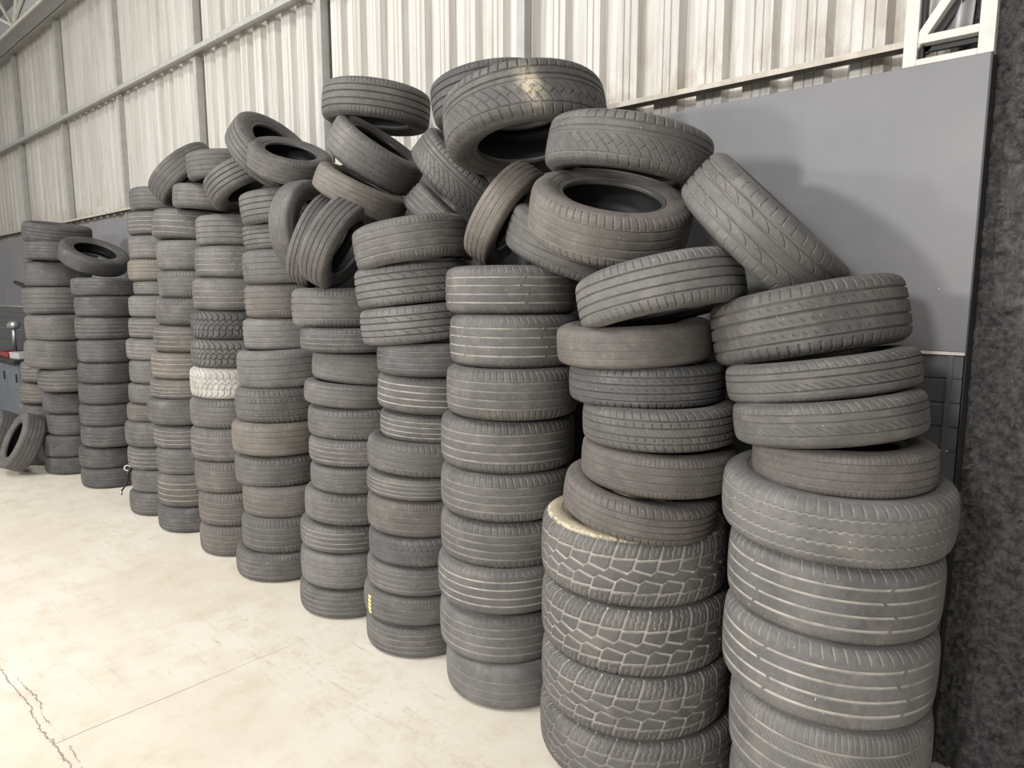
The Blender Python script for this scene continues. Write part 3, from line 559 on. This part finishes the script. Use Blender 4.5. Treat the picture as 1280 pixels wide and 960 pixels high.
mb = MB(); mb.box(-20, XR - .001, YP - .004, YP + .02, Z1 - .005, Z1 + .006); trim(mb, M_WHITE)
mb = MB(); mb.box(-20, XR - .03, YP - .001, YP + .02, Z2 - .0035, Z2 + .0035); trim(mb, M_GREYSTEEL)
mb = MB(); mb.box(XR - .052, XR - .035, YP - .002, YP + .02, .02, Z1 - .006); trim(mb, M_BOARD)
# corner flashing of the panel (dark return)
mb = MB(); mb.box(XR, XR + .004, YP + .002, YS + .02, 0, ZT - .004); trim(mb, M_DARKSTEEL)

# corrugated sheet
prof = []; per = .235; x = -20.0
while x < -.55:
    prof += [(x, 0), (x + .038, 0), (x + .044, .007), (x + .050, 0), (x + .078, 0), (x + .084, .007), (x + .090, 0), (x + .125, 0), (x + .146, .045), (x + .212, .045)]; x += per
prof = [(px, d) for px, d in prof if px < -.545] + [(-.545, 0)]
def sheet(z0, z1, yo, name):
    mb = MB(); P = []
    for px, d in prof:
        for zz in (z0, z1): P.append((px, YS + yo + d, zz))
    mb.quad_strip_grid(P, len(prof), 2)
    o = mb.build(name, M_SHEET)
    so = o.modifiers.new('solid', 'SOLIDIFY'); so.thickness = .004; so.offset = 1
    return struct(o)
sheet(2.3, 7.0, 0, 'wall_back_sheet')
# roughcast wall at the right, displaced for real
nx, nz = 300, 640
rs = np.random.default_rng(4)
def vnoise(nx, nz, cell):
    gx, gz = int(nx / cell) + 3, int(nz / cell) + 3; g = rs.random((gx, gz)); i = np.arange(nx) / cell; j = np.arange(nz) / cell
    i0, j0 = i.astype(int), j.astype(int); fi, fj = (i - i0)[:, None], (j - j0)[None]; fi = fi * fi * (3 - 2 * fi); fj = fj * fj * (3 - 2 * fj)
    return (g[i0][:, j0] * (1 - fi) + g[i0 + 1][:, j0] * fi) * (1 - fj) + (g[i0][:, j0 + 1] * (1 - fi) + g[i0 + 1][:, j0 + 1] * fi) * fj
hgt = .010 * vnoise(nx, nz, 6) + .018 * np.abs(vnoise(nx, nz, 3.1) - .5) * 2 + .021 * vnoise(nx, nz, 1.6) + .01 * vnoise(nx, nz, 22)
gx = -.555 + 1.9 * np.arange(nx)[:, None] / (nx - 1) + 0 * hgt; gz = 4.6 * np.arange(nz)[None] / (nz - 1) + 0 * hgt
lean = np.clip(1 - gz / 1.2, 0, 1) ** 1.5 * .08
gy = YR - hgt - lean; gy[0, :] = YS
V = np.stack([gx, gy, gz], -1).reshape(-1, 3)
def open_grid(name, V, nu, nv, mat):
    i = np.arange(nu - 1)[:, None]; j = np.arange(nv - 1)[None]; a = i * nv + j
    F = np.stack([a, a + nv, a + nv + 1, a + 1], -1).reshape(-1, 4)
    me = bpy.data.meshes.new(name); me.from_pydata(V.tolist(), [], F.tolist()); me.update(); me.shade_smooth(); me.materials.append(mat)
    return link(bpy.data.objects.new(name, me))
struct(open_grid('wall_right', V, nx, nz, M_ROUGH))
# girts, eave beam and posts
def girt(z, x1, h, mat=M_GREYSTEEL, fd=.03, um=None):
    mb = MB(); mb.box(-20, x1, 3.10, 3.105, z - h, z); mb.box(-20, x1, 3.105, YS, z - .005, z); trim(mb, mat)
    mb = MB(); mb.box(-20, x1, 3.1055, 3.1055 + fd, z - h, z - h + .005); trim(mb, um or M_GREYSTEEL)
girt(2.808, -.70, .024, M_TAN, .06, M_RUST_SHADE); girt(4.135, -.56, .045); girt(5.46, -.56, .05)
for px in (-2.76, -4.80, -6.92, -8.92, -10.95, -13.02, -15.06, -17.1):
    for z0, z1 in ((2.5, 2.78), (2.81, 4.088), (4.137, 5.408), (5.462, 6.6)):
        mb = MB(); mb.box(px - .03, px + .03, 3.175, YS + .002, z0, z1); trim(mb, M_GREYSTEEL)
mb = MB(); mb.box(-20, 1, 2.86, 3.05, 5.37, 5.38); mb.box(-20, 1, 2.855, 2.865, 5.37, 5.62); mb.box(-20, 1, 3.05, 3.06, 5.38, 5.62); trim(mb, M_ROOF)
mb = MB(); mb.box(-20, 1, 2.835, 2.855, 5.345, 5.375); trim(mb, M_WHITE)
# roof sheet and lattice joist at the far left
mb = MB(); P = []
for i in range(60):
    for yy, zz in ((3.3, 5.95), (.2, 6.55)): P.append((-20 + 21 * i / 59, yy, zz + .02 * (i % 2)))
mb.quad_strip_grid(P, 60, 2); ce = struct(mb.build('ceiling', M_ROOF))
so = ce.modifiers.new('solid', 'SOLIDIFY'); so.thickness = .01
jp = (-11.45, 2.845, 5.37)
for q in ((-10.8, 2.45, 5.62), (-10.55, 2.72, 5.72), (-10.2, 2.78, 5.72), (-12.6, 2.3, 6.0)):
    mb = MB(); mb.bar(jp, q, .03, .03, (.2, .1, 1)); trim(mb, M_WHITE)

# steel lattice frame on top of the panel, right end
fr = empty('lattice_frame', (-.56, YP + .02, ZT)); struct(fr)
def fpart(name, fn, mat=M_WHITE):
    mb = MB(); fn(mb)
    mb.v = [(x + .56, y - (YP + .02), z - ZT) for x, y, z in mb.v]
    o = mb.build(name, mat, fr, bevel=.002); return o
for (x0, x1) in ((-.700, -.655), (-.468, -.420)):
    fpart('upright', lambda m: m.box(x0, x1, YP + .001, YP + .05, ZT, 4.4))
fpart('bottom_rail', lambda m: m.box(-.655, -.468, YP + .001, YP + .05, ZT, ZT + .022))
fpart('cross_rail', lambda m: m.box(-.655, -.468, YP + .004, YP + .05, 2.742, 2.770))
for z0, z1 in ((2.735, 3.06), (3.40, 3.06), (3.42, 3.76)):
    fpart('diagonal', lambda m: m.bar((-.668, YP + .03, z0), (-.455, YP + .03, z1), .032, .045, (0, 1, 0)))
fpart('cross_rail', lambda m: m.box(-.655, -.468, YP + .004, YP + .05, 3.39, 3.42))
for z0, z1 in ((2.735, 3.06), (3.40, 3.06), (3.42, 3.76)):  # black bars standing in for the shaded sides of the diagonals
    fpart('diagonal_shade', lambda m: m.bar((-.645, YP + .062, z0 - .012), (-.432, YP + .062, z1 - .012), .030, .02, (0, 1, 0)), M_DARKSTEEL)
fpart('rail_shade', lambda m: m.box(-.655, -.468, YP + .052, YP + .07, 2.722, 2.760), M_DARKSTEEL)  # black strip in place of the shade under the cross rail
fpart('upright_shade', lambda m: m.box(-.655, -.640, YP + .03, YP + .07, ZT + .022, 4.4), M_DARKSTEEL)  # black strip in place of the shade along the upright
# milky sheet of plastic bunched behind the frame
mb = MB(); P = []
for i in range(26):
    t = i / 25
    for j in range(14):
        u = j / 13
        P.append((-.632 + .125 * t + .012 * math.sin(u * 5), 3.025 + .016 * math.sin(t * 7 + u * 2) + .010 * math.sin(t * 15), 2.75 + 1.0 * u + .10 * (1 - u) * (1 - t) ** 2))
mb.quad_strip_grid(P, 26, 14); pl = mb.build('plastic_sheet', M_FILM, smooth=True)
so = pl.modifiers.new('solid', 'SOLIDIFY'); so.thickness = .003
tag(pl, 'milky plastic sheet bunched behind the white steel lattice at upper right', 'plastic sheet')

# ------------------------------------------------------------------ far-left bench and oddments
BX, BY = -11.3, 2.5
bench = empty('workbench', (BX - 1.0, BY + .15, 0)); tag(bench, 'blue-grey cabinet workbench with black top at the far left wall', 'workbench')
def bpart(name, fn, mat, parent, org, bevel=.004, smooth=False):
    mb = MB(); fn(mb); mb.v = [(x - org[0], y - org[1], z - org[2]) for x, y, z in mb.v]
    return mb.build(name, mat, parent, smooth, bevel)
og = (BX - 1.0, BY + .15, 0)
bpart('cabinet', lambda m: m.box(BX - 2.0, BX - .06, BY + .03, YP - .02, .04, .86), M_BLUEGREY, bench, og)
for i in range(3):
    x0 = BX - 2.0 + i * .645
    dd = bpart('door', lambda m: m.box(x0 + .01, x0 + .635, BY + .012, BY + .03, .08, .83), M_BLUEGREY, bench, og)
    bpart('handle', lambda m: m.box(x0 + .57, x0 + .59, BY - .005, BY + .012, .6, .72), M_DARKSTEEL, dd, og)
bpart('worktop', lambda m: m.box(BX - 2.05, BX, BY - .04, YP - .01, .86, .925), M_DARKSTEEL, bench, og, .012)
mb = MB(); mb.box(-.22, .22, -.08, .08, 0, .012); 
for s in (-1, 1): mb.box(-.22, .22, s * .08 - .006, s * .08 + .006, 0, .07); mb.box(s * .22 - .006, s * .22 + .006, -.08, .08, 0, .07)
o = mb.build('parts_tray', M_RED, bevel=.002); o.location = (BX - .75, BY + .10, .925); tag(o, 'red open parts tray on the black worktop at far left', 'tray')
def carton(nm, x, y, w, d, h, mat, lab):
    r = empty(nm, (x, y, .925), .2); mb = MB(); mb.box(-w / 2, w / 2, -d / 2, d / 2, 0, h); mb.build('body', mat, r, bevel=.006)
    mb = MB(); mb.box(-w / 2 - .004, w / 2 + .004, -d / 2 - .004, d / 2 + .004, h, h + .018); mb.build('lid', mat, r, bevel=.004); tag(r, lab, 'box')
carton('white_box', BX - .28, BY + .12, .26, .18, .07, M_PALE, 'low white lidded box on the right end of the black worktop')
gr = empty('bench_grinder', (BX - 1.3, BY + .28, .925)); tag(gr, 'silver bench tool on a slim stand at the back of the worktop', 'tool')
mb = MB(); mb.box(-.08, .08, -.07, .07, 0, .03); mb.build('base', M_DARKSTEEL, gr, bevel=.004)
mb = MB(); mb.tube([(0, 0, .03), (0, 0, .22), (.04, 0, .40)], [.03, .026, .03]); mb.build('column', M_CHROME, gr, True)
mb = MB(); mb.tube([(-.06, 0, .40), (-.05, 0, .41), (.12, 0, .44), (.15, 0, .445)], [.04, .07, .07, .04], 16); mb.build('head', M_CHROME, gr, True)
# black arm jutting from the panel
ar = empty('wall_arm', (-11.55, YP - .004, 1.86)); tag(ar, 'short black arm jutting from the grey wall panel at far left', 'bracket')
mb = MB(); mb.box(-.06, .06, -.02, 0, -.09, .09); mb.build('mounting_plate', M_DARKSTEEL, ar, bevel=.004)
mb = MB(); mb.tube([(0, -.02, 0), (-.2, -.12, .05), (-.55, -.2, .13)], [.05, .045, .025], 12); mb.build('arm', M_DARKSTEEL, ar, True)
# strap with a white loop, tucked between the lowest tires of a far stack
st = empty('strap', (-6.16, 2.06, .385)); tag(st, 'dark strap with white loop hanging off low tires of the ninth stack from right', 'strap')
fx = Vector((-.93, -.36, 0)) * 0 + Vector((-.36, -.93, 0)).normalized()
mb = MB(); pts = [tuple(fx * (.012 + .022 * math.cos(t)) + Vector((0, 0, .0 + .022 * math.sin(t)))) for t in [2 * PI * i / 18 for i in range(18)]]
pts = [tuple(Vector(p) - fx * .014) for p in pts]; mb.tube(pts + [pts[0]], .0055, 6); mb.build('loop', M_PALE, st, True)
mb = MB(); mb.tube([tuple(fx * a + Vector((0, 0, b))) for a, b in ((-.03, .0), (.0, -.05), (.005, -.11), (.03, -.16), (.055, -.195))], [.012, .012, .010, .008, .007], 8); mb.build('tail', M_DARKSTEEL, st, True)
mb = MB(); mb.tube([tuple(fx * a + Vector((0, 0, b))) for a, b in ((.053, -.192), (.062, -.21), (.05, -.225))], [.009, .012, .008], 8); mb.build('buckle', M_CHROME, st, True)

# ------------------------------------------------------------------ light
def area(name, loc, target, sx, sy, power, col):
    l = bpy.data.lights.new(name, 'AREA'); l.shape = 'RECTANGLE'; l.size = sx; l.size_y = sy; l.energy = power; l.color = col
    o = bpy.data.objects.new(name, l); o.location = loc; o.rotation_euler = (Vector(target) - Vector(loc)).to_track_quat('-Z', 'Y').to_euler(); COL.objects.link(o); return o
area('work_lamp', (-3.5, -5.6, 3.35), (-2.6, 2.4, 1.8), .55, .55, 225, (1, .985, .965))
area('far_lamp', (-8.5, -5.0, 4.6), (-2.0, 2.6, 2.0), .6, .6, 330, (1, .985, .965))
area('bay_lamp', (-.45, -4.4, 3.3), (-1.6, 2.4, 1.6), .6, .6, 190, (1, .985, .965))
area('ceiling_lamp', (-4.2, -1.4, 6.3), (-4.2, -1.0, 0), 8, 1.6, 360, (1, .985, .955))
w = bpy.data.worlds.new('hall'); SC.world = w; w.use_nodes = True
bg = w.node_tree.nodes['Background']; bg.inputs[0].default_value = (1.0, .985, .96, 1); bg.inputs[1].default_value = .38

# ------------------------------------------------------------------ camera
cd = bpy.data.cameras.new('camera'); cd.sensor_fit = 'HORIZONTAL'; cd.sensor_width = 36; cd.lens = 860 / 1280 * 36
co = bpy.data.objects.new('camera', cd); COL.objects.link(co); co.location = CAM
yaw = math.radians(41.6617); pit = math.atan(115 / 860)
co.rotation_euler = (PI / 2 - pit, 0, yaw); SC.camera = co
vs = SC.view_settings; vs.view_transform = 'Standard'; vs.look = 'None'; vs.gamma = 1; vs.exposure = 0.08
vs.use_curve_mapping = False
